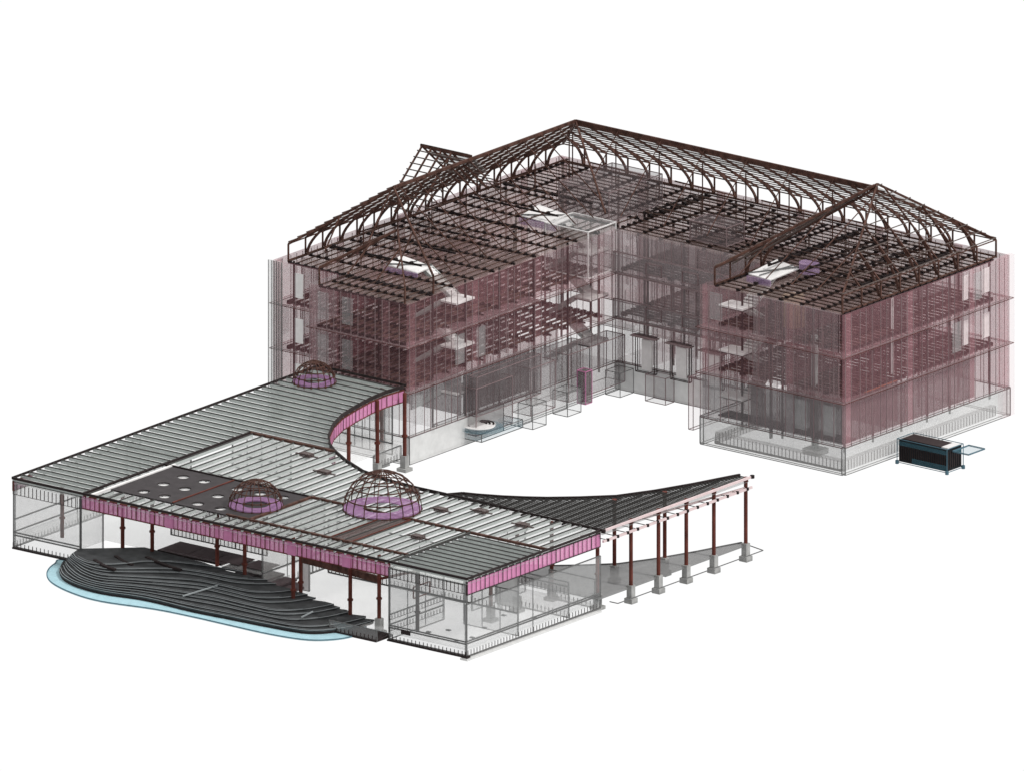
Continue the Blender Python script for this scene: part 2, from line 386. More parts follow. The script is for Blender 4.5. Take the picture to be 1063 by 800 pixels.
# ---- roof
ZE, ZR = 13.3, 18.85
def roof_plane(E0,E1,R0,R1,zr=ZR,spacing=2.4,ps=.085,sheet=None,brace=True,ze=ZE,kw=.115,pur=True,minor=False):
    E0,E1=Vector((*E0,ze)),Vector((*E1,ze)); R0,R1=Vector((*R0,zr)),Vector((*R1,zr))
    d=(E1-E0); L=d.length; d.normalize()
    r0=(R0-E0).dot(d); r1=(R1-E0).dot(d)
    up_=(R0-E0)-d*r0                           # slope vector eave -> ridge
    poly=[(0,0),(L,0),(r1,1),(r0,1)]
    def rng(s):
        fs=[]
        for (a,b),(c,e) in zip(poly,poly[1:]+poly[:1]):
            if abs(a-c)<1e-6: continue
            t=(s-a)/(c-a)
            if -1e-6<=t<=1+1e-6: fs.append(b+(e-b)*t)
        return (min(fs),max(fs)) if fs else None
    lo,hi=min(0,r0),max(L,r1); n=max(2,round((hi-lo)/spacing)); out=[]
    for i in range(n+1):
        s=lo+(hi-lo)*(i+.0)/n
        if i in(0,n) and (s<=0 or s>=L): s=min(max(s,lo+.15),hi-.15)
        g=rng(s)
        if not g or g[1]-g[0]<.06: continue
        a=E0+d*s+up_*g[0]; b=E0+d*s+up_*g[1]
        tr=MB().bar(a,b,kw,min(.24,kw*1.5)).build('roof_rafter','timber',B)
        if g[0]<.02 and not minor:
            p=MB().bar((a.x,a.y,11.75),(a.x,a.y,ze),.12).build('eave_post','timber',tr)
            if brace and g[1]>.25:
                f=min(.42,g[1]-.02); q=E0+d*s+up_*f; pts=[]
                base=Vector((a.x,a.y,12.0)); inn=Vector((up_.x,up_.y,0)).normalized()
                base=base+inn*.2
                for k in range(9):
                    t=k/8; c=Vector((base.x,base.y,ze+.1))+inn*.15
                    pts.append(tuple(base*(1-t)**2+c*2*t*(1-t)+q*t*t))
                MB().path(pts,.16,.19).build('curved_brace','timber',tr)
            if g[1]>.55 and i%2==0:
                q=E0+d*s+up_*.55; MB().bar((q.x,q.y,11.9),q,.08).build('queen_post','timber',tr)
            if g[1]>.9 and i%4==0:
                MB().bar(E0+d*s+up_*.02-Vector((0,0,1.3)),E0+d*s+up_*1.0-Vector((0,0,3.2)),.09,.14).build('tie_beam','timber',tr)
    f=0.0 if pur else 9
    while f<=1.0:
        a=E0.lerp(R0,f); b=E1.lerp(R1,f)
        if (b-a).length>.3: purlins.append(((b-a).length, MB().bar(a+Vector((0,0,.2)),b+Vector((0,0,.2)),.06,.08)))
        f+=ps
    for (a,b,w_,h_) in ((E0,R0,.13,.2),(E1,R1,.13,.2),(R0,R1,.17,.26)):
        k_=tuple(sorted((tuple(round(c,1) for c in a),tuple(round(c,1) for c in b))))
        if k_ in seen or (a-b).length<.5: continue
        seen.add(k_); hips.append(((a-b).length, MB().bar(a,b,w_,h_)))
    if minor: return
    hips.append(((E1-E0).length, MB().bar(E0,E1,.08,.09)))
    hips.append(((E1-E0).length, MB().bar(E0-Vector((0,0,1.5)),E1-Vector((0,0,1.5)),.12,.14)))
    if sheet:
        u=Vector((0,0,.3)); f0=.45
        MB().quad(E0.lerp(R0,f0)+u,E1.lerp(R1,f0)+u,R1+u,R0+u,.03).build('roof_sheet',sheet,B)
purlins, hips = [], []; seen=set()
AP1=(9,30.8); AP2=(42.1,30.8); RS=(9,5.2)
roof_plane((.9,.8),(.9,39.4),RS,AP1,sheet=None)
roof_plane((16.8,.8),(.9,.8),RS,RS,spacing=4.0,pur=False,minor=True,kw=.08)
roof_plane((16.8,25),(16.8,.8),AP1,RS,spacing=2.4,pur=False,kw=.055,minor=True)
roof_plane((48.4,39.4),(.9,39.4),AP2,AP1,sheet='roofgrey',zr=18.6)
roof_plane((16.8,25),(34.4,25),AP1,AP2,spacing=4.8,pur=False,minor=True,kw=.05)
roof_plane((34.4,25),(34.4,17.8),AP2,AP2,zr=19.2,spacing=2.1)
roof_plane((34.4,17.8),(48.4,17.8),AP2,AP2,zr=19.2,spacing=2.6,pur=False,kw=.055,minor=True)
roof_plane((48.4,17.8),(48.4,39.4),AP2,AP2,zr=19.2,spacing=2.6,ps=.12,kw=.1)
roof_plane((7.4,-3.2),(16.8,-3.2),(12.1,1.8),(12.1,1.8),zr=16.4,spacing=3.2,pur=False,kw=.08,minor=True)
roof_plane((7.4,.8),(7.4,-3.2),(12.1,1.8),(12.1,1.8),zr=16.4,spacing=3.2,pur=False,kw=.08,minor=True)
for j in range(3):
    purlins.append((16,MB().bar((34.5+j*.35,18.4+j*1.3,13.3),(41.6+j*.1,31.0,19.0),.09,.13)))
# cross gable on the far side of the left wing
for sgn in (-1,1):
    y0=16.2; dz=.87
    for i,x in enumerate((3.55,4.6,5.7,6.8)):
        MB().bar((x,y0,19.0),(x,y0+sgn*5.2,19.0-5.2*dz),.11,.16).build('gable_rafter','timber',B)
    g=0.0
    while g<5.2:
        purlins.append((5,MB().bar((3.4,y0+sgn*g,19.15-g*dz),(8.6,y0+sgn*g,19.15-g*dz),.07,.09))); g+=.5
MB().bar((3.4,16.2,19.05),(9,16.2,19.05),.16,.24).build('gable_ridge','timber',B)
MB().quad((3.6,16.2,19.2),(8.8,16.2,19.2),(8.8,18.6,17.1),(3.6,18.6,17.1),.03).build('roof_sheet','roofgrey',B)
MB().bar((3.5,13.5,14.2),(6.5,16.2,18.6),.1).bar((3.5,19,14.2),(6.5,16.2,18.6),.1).build('gable_brace','timber',B)
for (x,y) in ((.9,.8),(16.8,.8),(34.4,17.8),(48.4,17.8),(48.4,39.4),(7.4,-3.2),(16.8,-3.2)):
    MB().bar((x,y,11.7),(x,y,13.3),.13).build('eave_post','timber',B)
many('purlin', purlins, 'purl', B, 99); many('hip_beam', hips, 'timber', B)
# ---- stairs
def stair(x,y,along,wd=1.15):
    """dog-leg stairs: mid landings at (x,y), flights run away from it along -x or +y"""
    st = bpy.data.objects.new('staircase', None); S.objects.link(st); st.parent=B; st.matrix_parent_inverse=B.matrix_world.inverted()
    for k,zf in enumerate((0,4.05,8.1)):
        zm=zf+2.02
        if along=='x': MB().box((x,y-1.3,zm-.16),(x+1.7,y+1.3,zm)).build('landing','white',st)
        else: MB().box((x-1.3,y-1.7,zm-.16),(x+1.3,y,zm)).build('landing','white',st)
        if along=='x': MB().box((x,y-1.32,zm-.24),(x+1.7,y+1.32,zm-.17)).build('landing_edge','line',st)
        else: MB().box((x-1.32,y-1.7,zm-.24),(x+1.32,y,zm-.17)).build('landing_edge','line',st)
        for j,(za,zb,off) in enumerate(((zm,zf,-.65),(zm,zf+4.05,.65))):
            tr=MB(); stg=MB(); n=10
            for i in range(n):
                t=(i+.5)/n; zz=za+(zb-za)*t; dd=3.1*t
                if along=='x': tr.box((x-dd-.15,y+off-.6,zz-.05),(x-dd+.12,y+off+.6,zz+.03))
                else: tr.box((x+off-.75,y+dd-.1,zz-.05),(x+off+.75,y+dd+.14,zz+.04))
            for s in (-.58,.58):
                if along=='x': stg.bar((x,y+off+s,za-.1),(x-3.1,y+off+s,zb-.1),.09,.34)
                else: stg.bar((x+off+s,y,za-.1),(x+off+s,y+3.1,zb-.1),.07,.26)
            if along=='x': tr.quad((x,y+off-.5,za-.16),(x,y+off+.5,za-.16),(x-3.1,y+off+.5,zb-.16),(x-3.1,y+off-.5,zb-.16),.12)
            else: tr.quad((x+off-.7,y,za-.2),(x+off-.7,y+3.1,zb-.2),(x+off+.7,y+3.1,zb-.2),(x+off+.7,y,za-.2),.1)
            f=tr.build('stair_flight','white',st); stg.build('stringer','rib',st)
stair(15.2,5.2,'x'); stair(15.2,24.0,'x'); stair(36.2,19.4,'y')
# white stair-head roofs with violet rims
for (x0,y0,x1,y1) in ((9.2,22.8,13.0,25.4),(9.2,3.9,12.6,6.0),(35.6,21,38,25)):
    o=MB().quad((x0,y0,12.15),(x1,y0,12.0),(x1,y1,12.1),(x0,y1,12.5),.1).build('stairhead_roof','white',B)
    MB().box((x0-.1,y0-.15,11.5),(x1+.1,y0-.02,12.05)).build('stairhead_rim','violetl',o)
    MB().bar((x0,y0,12.3),(x1,y1,12.35),.1).bar((x0+1.2,y0,12.3),(x0+1.8,y1,12.4),.08).build('glazing_bar','gline',o)
# drum beside the right-hand stairs
MB().cyl(40.2,21.4,8.3,11.0,1.0,16).build('round_shaft','tan',B)
MB().cyl(39.0,25.2,12.0,12.9,.9,16).build('round_rooflight','violetl',B)
# lift shaft
a,b=(13.2,22.2,8.2),(17.0,25.6,11.2); MB().box(a,b).build('lift_shaft','greyd',B)
a,b=(12.6,21.9,8.2),(17.3,25.8,12.4); o=MB().box(a,b).build('lift_enclosure','glass',B); MB().edges(a,b,.09).build('enclosure_frame','white',o)

# ================================================================= PAVILION
RT=4.9
V=thing('low_pavilion','low flat-roofed pavilion with ribbed grey roof, pink fascia, wire domes and glass walls','building',(30,-38,0))
cs=[(419,402.5),(401,408),(385,414.7),(368.7,423.6),(355.7,431.7),(346,441.5),(341,452.8),(342.7,462.6),(347.6,469),(359,478.8),(376.9,490),(402,499),(433,507.4),(463,514)]
curve=[unproj(a,b,RT)[:2] for a,b in cs]
x0,y0,x1,yT,yR=8.5,-47.8,58.4,-4.8,-29.0
outline=[(x0,y0),(x1,y0),(x1,yR)]+[p for p in reversed(curve)]+[(x0,yT)]
def xcurve(y):     # roof's right limit at y (north of the right arm)
    best=x1
    if y>yR:
        for (a,b),(c,d) in zip(curve,curve[1:]):
            if min(b,d)<=y<=max(b,d) and abs(d-b)>1e-6: best=min(best,a+(c-a)*(y-b)/(d-b))
        if best==x1: best=curve[0][0] if y>curve[0][1] else x1
    return best
def ycurve(x):     # roof's far limit at x
    if x<min(p[0] for p in curve): return yT
    best=yT
    lows=[b+(d-b)*(x-a)/(c-a) for (a,b),(c,d) in zip(curve,curve[1:]) if abs(c-a)>1e-6 and min(a,c)<=x<=max(a,c)]
    return min(lows) if lows else yR
XA=16.3
ribs=[]
def rib(p,q):
    b=MB().bar((p[0],p[1],RT-.02),(q[0],q[1],RT-.02),.10,.25); return b
ribs=[];caps=[]
def addrib(p,q):
    L=math.hypot(q[0]-p[0],q[1]-p[1])
    if L<.4: return
    ribs.append((L,rib(p,q))); caps.append((L,MB().bar((p[0],p[1],RT+.16),(q[0],q[1],RT+.16),.10,.07)))
y=y0+.1
while y<yT:
    addrib((x0,y),((XA-.1) if y<-24.3 else xcurve(y),y)); y+=1.13
x=XA+.4
while x<x1:
    if x<32.5:
        addrib((x,y0),(x,-45.5)); addrib((x,-36.4),(x,min(-24.5,ycurve(x))))
    elif x<50: addrib((x,y0),(x,-24.5 if ycurve(x)>-24.5 else ycurve(x)))
    else: addrib((x,-36.3),(x,ycurve(x)))
    x+=1.13
y=y0+.1
while y<-36.6: addrib((50,y),(x1,y)); y+=.95
many('roof_rib',ribs,'rib',V,99); many('rib_flange',caps,'net',V,99)
deck=MB().prism([(x0,y0),(XA,y0),(XA,yT),(x0,yT)],RT-.34,RT-.3).build('roof_deck','deck',V)
d2=MB().prism([(XA+.01,y0),(32.5,y0),(50,y0),(50,-36.5),(x1,-36.5),(x1,yR)]+list(reversed(curve)),RT-.34,RT-.3); d2.build('roof_deck','glass',V)
MB().box((50.02,y0,RT-.38),(x1,-36.52,RT-.33)).build('roof_deck','deck',V)
MB().prism([(XA+.01,-24.3)]+[(xcurve(-24.3),-24.3)]+[p for p in reversed(curve) if p[1]>-24.3]+[(XA+.01,yT)],RT-.4,RT-.36).build('roof_deck','deck',V)
for (p,q,m,wd) in (((XA,-24.3),(xcurve(-24.3),-24.3),'timber',.34),((32.5,-36.5),(x1,-36.5),'timber',.34),((16.3,-36.5),(32.5,-36.5),'dark',.2),
                ((30,-45.2),(50,-45.2),'timber',.34),((XA,y0),(XA,-24.3),'dark',.25),((32.5,-45.2),(32.5,-36.5),'timber',.34),
                ((x0,y0),(x1,y0),'dark',.2),((x0,y0),(x0,yT),'dark',.16),((x1,y0),(x1,yR),'dark',.18),((x1,yR),(curve[-1][0],curve[-1][1]),'dark',.14),((x0,yT),(curve[0][0],yT),'dark',.14),((50,y0),(50,-36.5),'net',.18),((XA+.9,y0),(XA+.9,-36),'white',.35)):
    MB().bar((p[0],p[1],RT+.14),(q[0],q[1],RT+.14),wd*.7,.2).build('roof_beam',m,V)
MB().path([(a,b,RT+.1) for a,b in curve],.14,.3).build('roof_beam','dark',V,'curved dark edge beam along the courtyard')
# dark perforated panel
pan=bpy.data.meshes.new('perforated_panel')
import bmesh
holes=[unproj(130+a/5.315,460+b/5.315,RT)[:2] for a,b in ((320,192),(437,217),(212,232),(330,258),(102,273),(218,299),(512,298),(402,340),(527,366),(620,258),(745,284),(870,305))]
def panel(x0_,y0_,x1_,y1_,hs,r,z,th):
    # grid cells, each with or without a round hole, built as one mesh
    b=MB(); xs=sorted(set([x0_,x1_]+[c for h in hs for c in (h[0]-r*1.5,h[0]+r*1.5)]))
    import itertools
    # split by bands: simple approach, cell grid of fine squares outside the holes
    n=26
    bm=bmesh.new(); outer=[bm.verts.new((x,y,z)) for x,y in ((x0_,y0_),(x1_,y0_),(x1_,y1_),(x0_,y1_))]
    ed=[bm.edges.new((outer[i],outer[(i+1)%4])) for i in range(4)]
    for hx,hy in hs:
        vs=[bm.verts.new((hx+r*math.cos(2*math.pi*k/n),hy+r*math.sin(2*math.pi*k/n),z)) for k in range(n)]
        ed+=[bm.edges.new((vs[k],vs[(k+1)%n])) for k in range(n)]
    bmesh.ops.triangle_fill(bm,use_beauty=True,use_dissolve=False,edges=ed)
    g=bmesh.ops.extrude_face_region(bm,geom=list(bm.faces))
    bmesh.ops.translate(bm,vec=(0,0,th),verts=[v for v in g['geom'] if isinstance(v,bmesh.types.BMVert)])
    bmesh.ops.recalc_face_normals(bm,faces=bm.faces)
    me=bpy.data.meshes.new('perforated_panel'); bm.to_mesh(me); bm.free(); me.materials.append(M['panel'])
    o=bpy.data.objects.new('perforated_panel',me); S.objects.link(o); o.parent=V; o.matrix_parent_inverse=V.matrix_world.inverted(); return o
hl=[h for h in holes if h[0]<24.2]; hr=[h for h in holes if h[0]>=24.2]
panel(XA+1.1,-45.3,24.1,-36.7,[h for h in hl if h[0]-.7>XA+1.1 and h[0]+.6<24.1],.56,RT+.02,.14)
panel(24.25,-45.3,32.3,-36.7,[h for h in hr if h[0]-.6>24.3 and h[0]+.65<32.3],.56,RT+.02,.14)
MB().bar((24.17,-45.3,RT+.2),(24.17,-36.7,RT+.2),.12,.08).build('panel_joint','redsteel',V)
o=MB().box((41.3,-45.1,RT+.0),(43.6,-36.8,RT+.12)).build('roof_panel','panelb',V); MB().edges((41.3,-45.1,RT+.02),(43.6,-36.8,RT+.16),.12).build('panel_frame','redsteel',o)
for (x,y) in ((47.5,-40.7),(44.0,-33),(52.4,-32.3),(47,-31.2),(24.6,-27),(29,-30.2),(38.5,-30.0)):
    MB().box((x-.55,y-.35,RT+.15),(x+.55,y+.35,RT+.45)).box((x-1.2,y-.08,RT+.2),(x+1.2,y+.08,RT+.3)).build('roof_vent','panelb',V)
for hx,hy in holes[:-1]:
    MB().cyl(hx,hy,RT-.12,RT-.06,.54,20).build('hole_backing','white',V)  # white discs added in place of the white background seen through the holes
# wire domes
for (x,y,r) in ((11.3,-8.9,1.85),(30.4,-41.6,2.35),(39.6,-35.6,3.4)):
    z=RT+.15
    dm=MB()
    nm=18
    for i in range(nm):
        a=2*math.pi*i/nm
        dm.path([(x+r*math.cos(t)*math.cos(a),y+r*math.cos(t)*math.sin(a),z+r*math.sin(t)) for t in [math.pi/2*.94*k/9 for k in range(10)]],.06 if r<3 else .07)
    for k in range(0,10,2):
        t=math.pi/2*.94*k/9; n=24
        dm.path([(x+r*math.cos(t)*math.cos(2*math.pi*i/n),y+r*math.cos(t)*math.sin(2*math.pi*i/n),z+r*math.sin(t)) for i in range(n+1)],.075 if r<3 else .09)
    for q in range(18):
        a=2*math.pi*q/18
        for t in (0,.33): dm.cyl(x+r*math.cos(t)*math.cos(a),y+r*math.cos(t)*math.sin(a),z+r*math.sin(t)-.09,z+r*math.sin(t)+.09,.1,6)
    lab = {1.85:'smallest wire dome at the far end of the roof',2.35:'middle-sized wire dome over the dark panel',3.4:'largest wire dome beside the curved edge'}[r]
    o=dm.build('wire_dome','timber',V,lab)
    ring=MB(); n=32
    for i in range(n):
        a0,a1=2*math.pi*i/n,2*math.pi*(i+1)/n
        pts=[(x+r*.99*math.cos(a0),y+r*.99*math.sin(a0)),(x+r*.99*math.cos(a1),y+r*.99*math.sin(a1)),(x+r*.5*math.cos(a1),y+r*.5*math.sin(a1)),(x+r*.5*math.cos(a0),y+r*.5*math.sin(a0))]
        ring.prism(pts,z+.06,z+.16)
    rg=ring.build('dome_ring','violet',o)
# pink fascias
def fascia(pts,zt,zb,step=.5):
    b=MB(); e=MB()
    for (a,c) in zip(pts,pts[1:]):
        b.bar((a[0],a[1],(zt+zb)/2),(c[0],c[1],(zt+zb)/2),.12,zt-zb)
        L=math.hypot(c[0]-a[0],c[1]-a[1]); n=max(1,int(L/step))
        for i in range(n+1):
            t=i/n; X=a[0]+(c[0]-a[0])*t; Y=a[1]+(c[1]-a[1])*t
            hw=.02 if i%4 else .05; ax=abs(c[0]-a[0])>abs(c[1]-a[1]); hx_,hy_=(hw,.085) if ax else (.085,hw)
            e.box((X-hx_,Y-hy_,zb),(X+hx_,Y+hy_,zt))
        for z in (zb,zt): e.bar((a[0],a[1],z),(c[0],c[1],z),.17,.09)
    o=b.build('fascia','fascia',V); return o,e
o,e=fascia([(15.85,-47.5),(49.7,-47.5)],4.75,3.6); ee=e.build('fascia_ribs','redsteel',o)
for x in (25.6,32,39,45):
    MB().box((x-.45,-47.62,3.6),(x+.45,-47.55,4.75)).build('fascia_ribs','redsteel' if False else 'fascia',o)
o,e=fascia([(x1-.1,y0+.1),(x1-.1,yR)],4.75,3.55,.62); e.build('fascia_ribs','line',o)
o,e=fascia(curve[:9],4.7,3.65,.6); e.build('fascia_ribs','redsteel',o)
o,e=fascia([(x0+.1,y0+.05),(x0+.1,y0+2.6)],4.75,3.9,.3); e.build('fascia_ribs','redsteel',o)
# floors, walls and plinths
MB().prism([(8.6,-47.7),(15.8,-47.7),(15.8,-44),(33,-44),(33,-28.5),(22,-24),(18.5,-14),(18,-4.9),(8.6,-4.9)],-.16,-.04).build('floor_slab','floor',V)
MB().box((33.1,-46.9,-1.75),(57.8,-29.3,-1.62)).build('floor_slab','floor',V)
for (a,b) in (((8.5,-47.8,-1.35),(15.9,-47.4,-1.2)),((44.4,-49.3,-1.95),(49.6,-46.9,-1.75)),((49.6,-47.8,-2.15),(x1,-47.3,-2.0))): MB().box(a,b).build('foundation_edge','dark',V)
def pav_wall(p,q,z0,z1,m,posts=3,lines=(),ticks=None,th=.12,em='gline'):
    a,b=seg_box(p,q,z0,z1,th); o=MB().box(a,b).build('glass_wall' if m=='glass' else 'wall',m,V)
    e=MB().edges(a,b,.05)
    L=math.hypot(q[0]-p[0],q[1]-p[1])
    for i in range(1,posts):
        X=p[0]+(q[0]-p[0])*i/posts; Y=p[1]+(q[1]-p[1])*i/posts; e.bar((X,Y,z0),(X,Y,z1),.06)
    for z in lines: e.bar((p[0],p[1],z),(q[0],q[1],z),.14,.09)
    e.build('wall_edge',em,o)
    if ticks:
        for (za,zb) in ticks:
            t=MB()
            n=int(L/.42); t.bar((p[0],p[1]-.09,za),(q[0],q[1]-.09,za),.04)
            for i in range(n+1):
                X=p[0]+(q[0]-p[0])*i/n; Y=p[1]+(q[1]-p[1])*i/n; t.bar((X,Y-.09,za),(X,Y-.09,zb),.05)
            t.build('starter_bars','line',o)
pav_wall((8.6,-47.7),(15.9,-47.7),-1.2,4.7,'glass',1,(0.15,-.1),((-1.15,-.75),(3.6,4.5)))
pav_wall((8.65,-47.6),(8.65,-30),-1.2,4.4,'conc',2,(.2,1.3),((-1.1,-.7),))
pav_wall((15.9,-47.6),(15.9,-44.5),-1.2,4.7,'glass',1)
pav_wall((8.8,-32),(15.8,-32),0,4.3,'conc',3,(1.2,),((0,.5),))
pav_wall((19,-34),(32,-34),0,4.3,'glass',5,(1.2,.3),((.3,.8),))
pav_wall((19.5,-39.5),(30,-39.5),0,3.8,'grey',3,(),((0,.6),))
pav_wall((33,-44),(33,-30),-1.6,4.3,'conc',4,(0,),((-1.5,-1.0),))
pav_wall((34,-36),(49,-36),-1.6,3.2,'glass',3,(0,),((-1.5,-1.0),))
pav_wall((35.5,-41.5),(36.2,-41.5),-1.6,2.8,'white',1)
pav_wall((44.4,-49.2),(49.6,-49.2),-1.9,-.9,'glass',1,(),((-1.85,-1.4),))
pav_wall((49.7,-47.6),(x1-.2,-47.6),-2.1,4.4,'glass',1,(2.9,-.75,-.95),((-2.05,-1.6),(3.6,4.5)))
pav_wall((49.75,-47.6),(49.75,-40),-2.0,4.4,'glass',3,(-.7,.2),((-1.3,-.9),(-.3,.1)))
pav_wall((x1-.3,-47.6),(x1-.3,yR+.3),-2.1,2.6,'glass',2,(-.75,-.95),((-2.05,-1.6),))
pav_wall((52,-40),(x1-.5,-40),-2,2,'glass',3,(0,),((.1,.6),))
pav_wall((50.5,-37),(50.5,-29.5),-1.8,4.3,'glass',3,(.6,))
pav_wall((50,-33),(x1-.4,-33),-2,1.2,'grey',1,(.8,),((-1.9,-1.4),(.1,.7)))
pav_wall((53,-29.3),(x1-.4,-29.3),-2,.6,'conc',1,(),((-1.9,-1.4),))
pav_wall((50.5,-33.4),(52.8,-33.4),-2,3.4,'concs',1)
pav_wall((11,-20),(17.4,-20),0,4.3,'glass',4,(1.2,)); pav_wall((11,-6),(17.6,-6),-1,4.3,'glass',8,(0,))
pav_wall((17.9,-9),(17.9,-5.2),-1.5,-.3,'conc',1,(),((-1.5,-1.0),))
MB().box((x1-.7,-47.9,-2.35),(x1+.1,yR,-2.2)).build('foundation_edge','concs',V)
for (x,y) in ((55,-41),(56,-44),(53,-43.5),(54,-37),(56.5,-36),(52,-45),(55.5,-45.5)):
    MB().box((x-.2,y-.15,-1.6),(x+.2,y+.15,-1.52)).build('floor_plate','gline',V)
MB().box((51.1,-47.75,-1.25),(52.1,-47.68,-.85)).build('wall_vent','dark',V)
MB().edges((50.0,-44.6,1.0),(50.05,-42.3,2.0),.07).build('opening_frame','redsteel',V)
# columns
for (x,y,zb,m) in ((12.6,-46.0,0,'redsteel'),(18.6,-45.2,0,'redsteel'),(21.3,-44.5,0,'redsteel'),(28.5,-44.6,0,'redsteel'),(31.6,-44.7,-1,'redsteel'),(38.1,-46.2,-1.8,'redsteel'),(37.2,-44,-1.8,'redsteel'),
    (43.8,-45.5,-1.8,'redsteel'),(47.2,-45.8,-1.0,'redsteel'),(50.7,-44.9,-1.8,'line'),(52.5,-36.9,-1,'redsteel'),(52.5,-33.2,-1,'redsteel'),(52.7,-28.6,-1,'redsteel'),(57.5,-28.3,-1,'redsteel'),
    (18.2,-12.9,0,'redsteel'),(18.3,-9.0,-.9,'redsteel'),(16.3,-5.8,-.9,'redsteel'),(18.8,-5.8,-.9,'redsteel')):
    o=MB().cyl(x,y,zb,RT-.2,.17,10).cyl(x,y,zb+1.7,zb+1.85,.26,10).build('column',m,V)
    if zb==-.9 or zb==-1.0: MB().box((x-.28,y-.28,zb-1.1),(x+.28,y+.28,zb)).box((x-.5,y-.5,zb-1.4),(x+.5,y+.5,zb-1.1)).build('footing','footd',o)
MB().bar((38,-44.8,2.4),(47.2,-45.6,2.4),.25,.6).build('transfer_beam','timber',V)
MB().bar((47.4,-45.8,2.6),(49.8,-40,2.9),.16,.2).build('transfer_beam','redsteel',V)

# ================================================================= STEPPED TERRACE
T=thing('stepped_terrace','dark grey stepped seating terrace with curving steps beside a pale blue pool rim','terrace',(30,-48,-1.6))
def smooth(pts,n=6,closed=True):
    out=[]; N=len(pts)
    ix=(lambda i:i%N) if closed else (lambda i:min(max(i,0),N-1))
    for i in range(N if closed else N-1):
        p0,p1,p2,p3=[Vector(pts[ix(i+k)]) for k in (-1,0,1,2)]
        for j in range(n):
            t=j/n; q=.5*((2*p1)+(-p0+p2)*t+(2*p0-5*p1+4*p2-p3)*t*t+(-p0+3*p1-3*p2+p3)*t**3); out.append((q.x,q.y))
    return out
zbm=-1.6
base=[unproj(a,b,zbm)[:2] for a,b in ((61.5,591),(66,599),(82,607),(109,614),(152,620.5),(200,632),(240,640),(280,648),(320,654.5),(355,652),(385,645))]
top=[unproj(a,b,0)[:2] for a,b in ((76,573),(80,578),(92,583),(110,585),(130,584),(150,582),(172,582),(196,584),(220,587),(240,590),(254,593))]
backb=[unproj(388,643.5,zbm)[:2],unproj(340,638,zbm)[:2],(34.5,-44.6),(26,-44.0),unproj(64,584,zbm)[:2]]; backt=[(28.2,-44.7),(27.0,-44.4),(24,-44.2),(20,-43.9),unproj(84,568.5,0)[:2]]
nk=11
for k in range(nk):
    t=k/(nk-1); t=t**.8+(.03*math.sin(k*2.3) if 0<k<nk-1 else 0)
    fr=[]
    for i,(a,b) in enumerate(zip(top,base)):
        wv=1+.0*i; fr.append((a[0]+(b[0]-a[0])*t,a[1]+(b[1]-a[1])*t+.55*math.sin(t*math.pi)*math.sin(i*1.25+k*.12)))
    bk=[(a[0]+(b[0]-a[0])*t,a[1]+(b[1]-a[1])*t+.01*k) for a,b in zip(backt,backb)]
    frs=smooth(fr,5,False)+[fr[-1]]
    poly=frs+bk
    zt=-.02-1.5*k/(nk-1)
    o=MB().prism(poly,zt-.16,zt).build('step','step',T)
    MB().path([(p[0],p[1],zt+.01) for p in frs],.045,.03).path([(p[0],p[1]+.35,zt+.008) for p in frs[4:-6]],.03,.02).build('step_nosing','stepl' ,o)
MB().prism(smooth(base,5,False)+[base[-1]]+backb,-1.85,-1.7).build('terrace_base','dark',T)
# dark bars standing in for the shadow in crescent recesses
for (sx,sy,ln) in ((98,583,3.0),(120,579,2.6),(152,580,4.5)):
    x,y,z=unproj(sx,sy,-.2)
    MB().path([(x+i*ln/6,y-.9*math.sin((i/6)*math.pi/2),.0-.02*i) for i in range(7)],.3,.18).build('crescent_shadow','dark',T)
for (sa,sb) in (((212,598),(203,606)),((226,607),(190,618)),((150,592),(136,604)),((325,634),(313,640)),((262,600),(268,618))):
    p=unproj(*sa,-.55); q=unproj(*sb,-.95); MB().bar(p,q,.12,.1).build('aisle_rail','stepl',T)
# mauve inner steps descending to the right
for i in range(6):
    x=21.5+i*.2 if i==0 else 27.2+i*1.35; zt=.06-.27*i
    MB().box((x,-44.0,zt-.18),(x+(7 if i==0 else 1.7),-40.8,zt)).build('inner_step','stepb',T)
    MB().bar((x,-44.02,zt-.09),(x+(7 if i==0 else 1.7),-44.02,zt-.09),.06,.18).build('step_nosing','dark',T)
for k in range(4): MB().box((22+k*2.8,-43.5,.06),(24.4+k*2.8,-41.2,.1)).build('seat_slab','stepb',T)

pool=[unproj(a,b,-1.75)[:2] for a,b in ((70,580),(57,583),(49,592),(53,602),(74,613),(105,622),(160,630),(200,638),(235,646),(280,656),(320,662),(352,661),(372,656),(380,648),(360,640),(300,625),(150,600))]
ps=smooth(pool,5)
W=thing('pool_rim','pale blue curving pool rim wrapped round the foot of the dark steps','pool',(30,-50,-1.9))
MB().prism(ps,-1.98,-1.88).build('pool_floor','blue',W)
MB().path([(p[0],p[1],-1.86) for p in ps]+[(ps[0][0],ps[0][1],-1.86)],.09,.06).build('pool_edge','blueline',W)
a=unproj(372,648,-1.6); MB().prism([(44,-48.6),(49,-48.6),(49,-46.6),(44,-46.6)],-1.86,-1.8).build('pool_inlet','bluet',W)

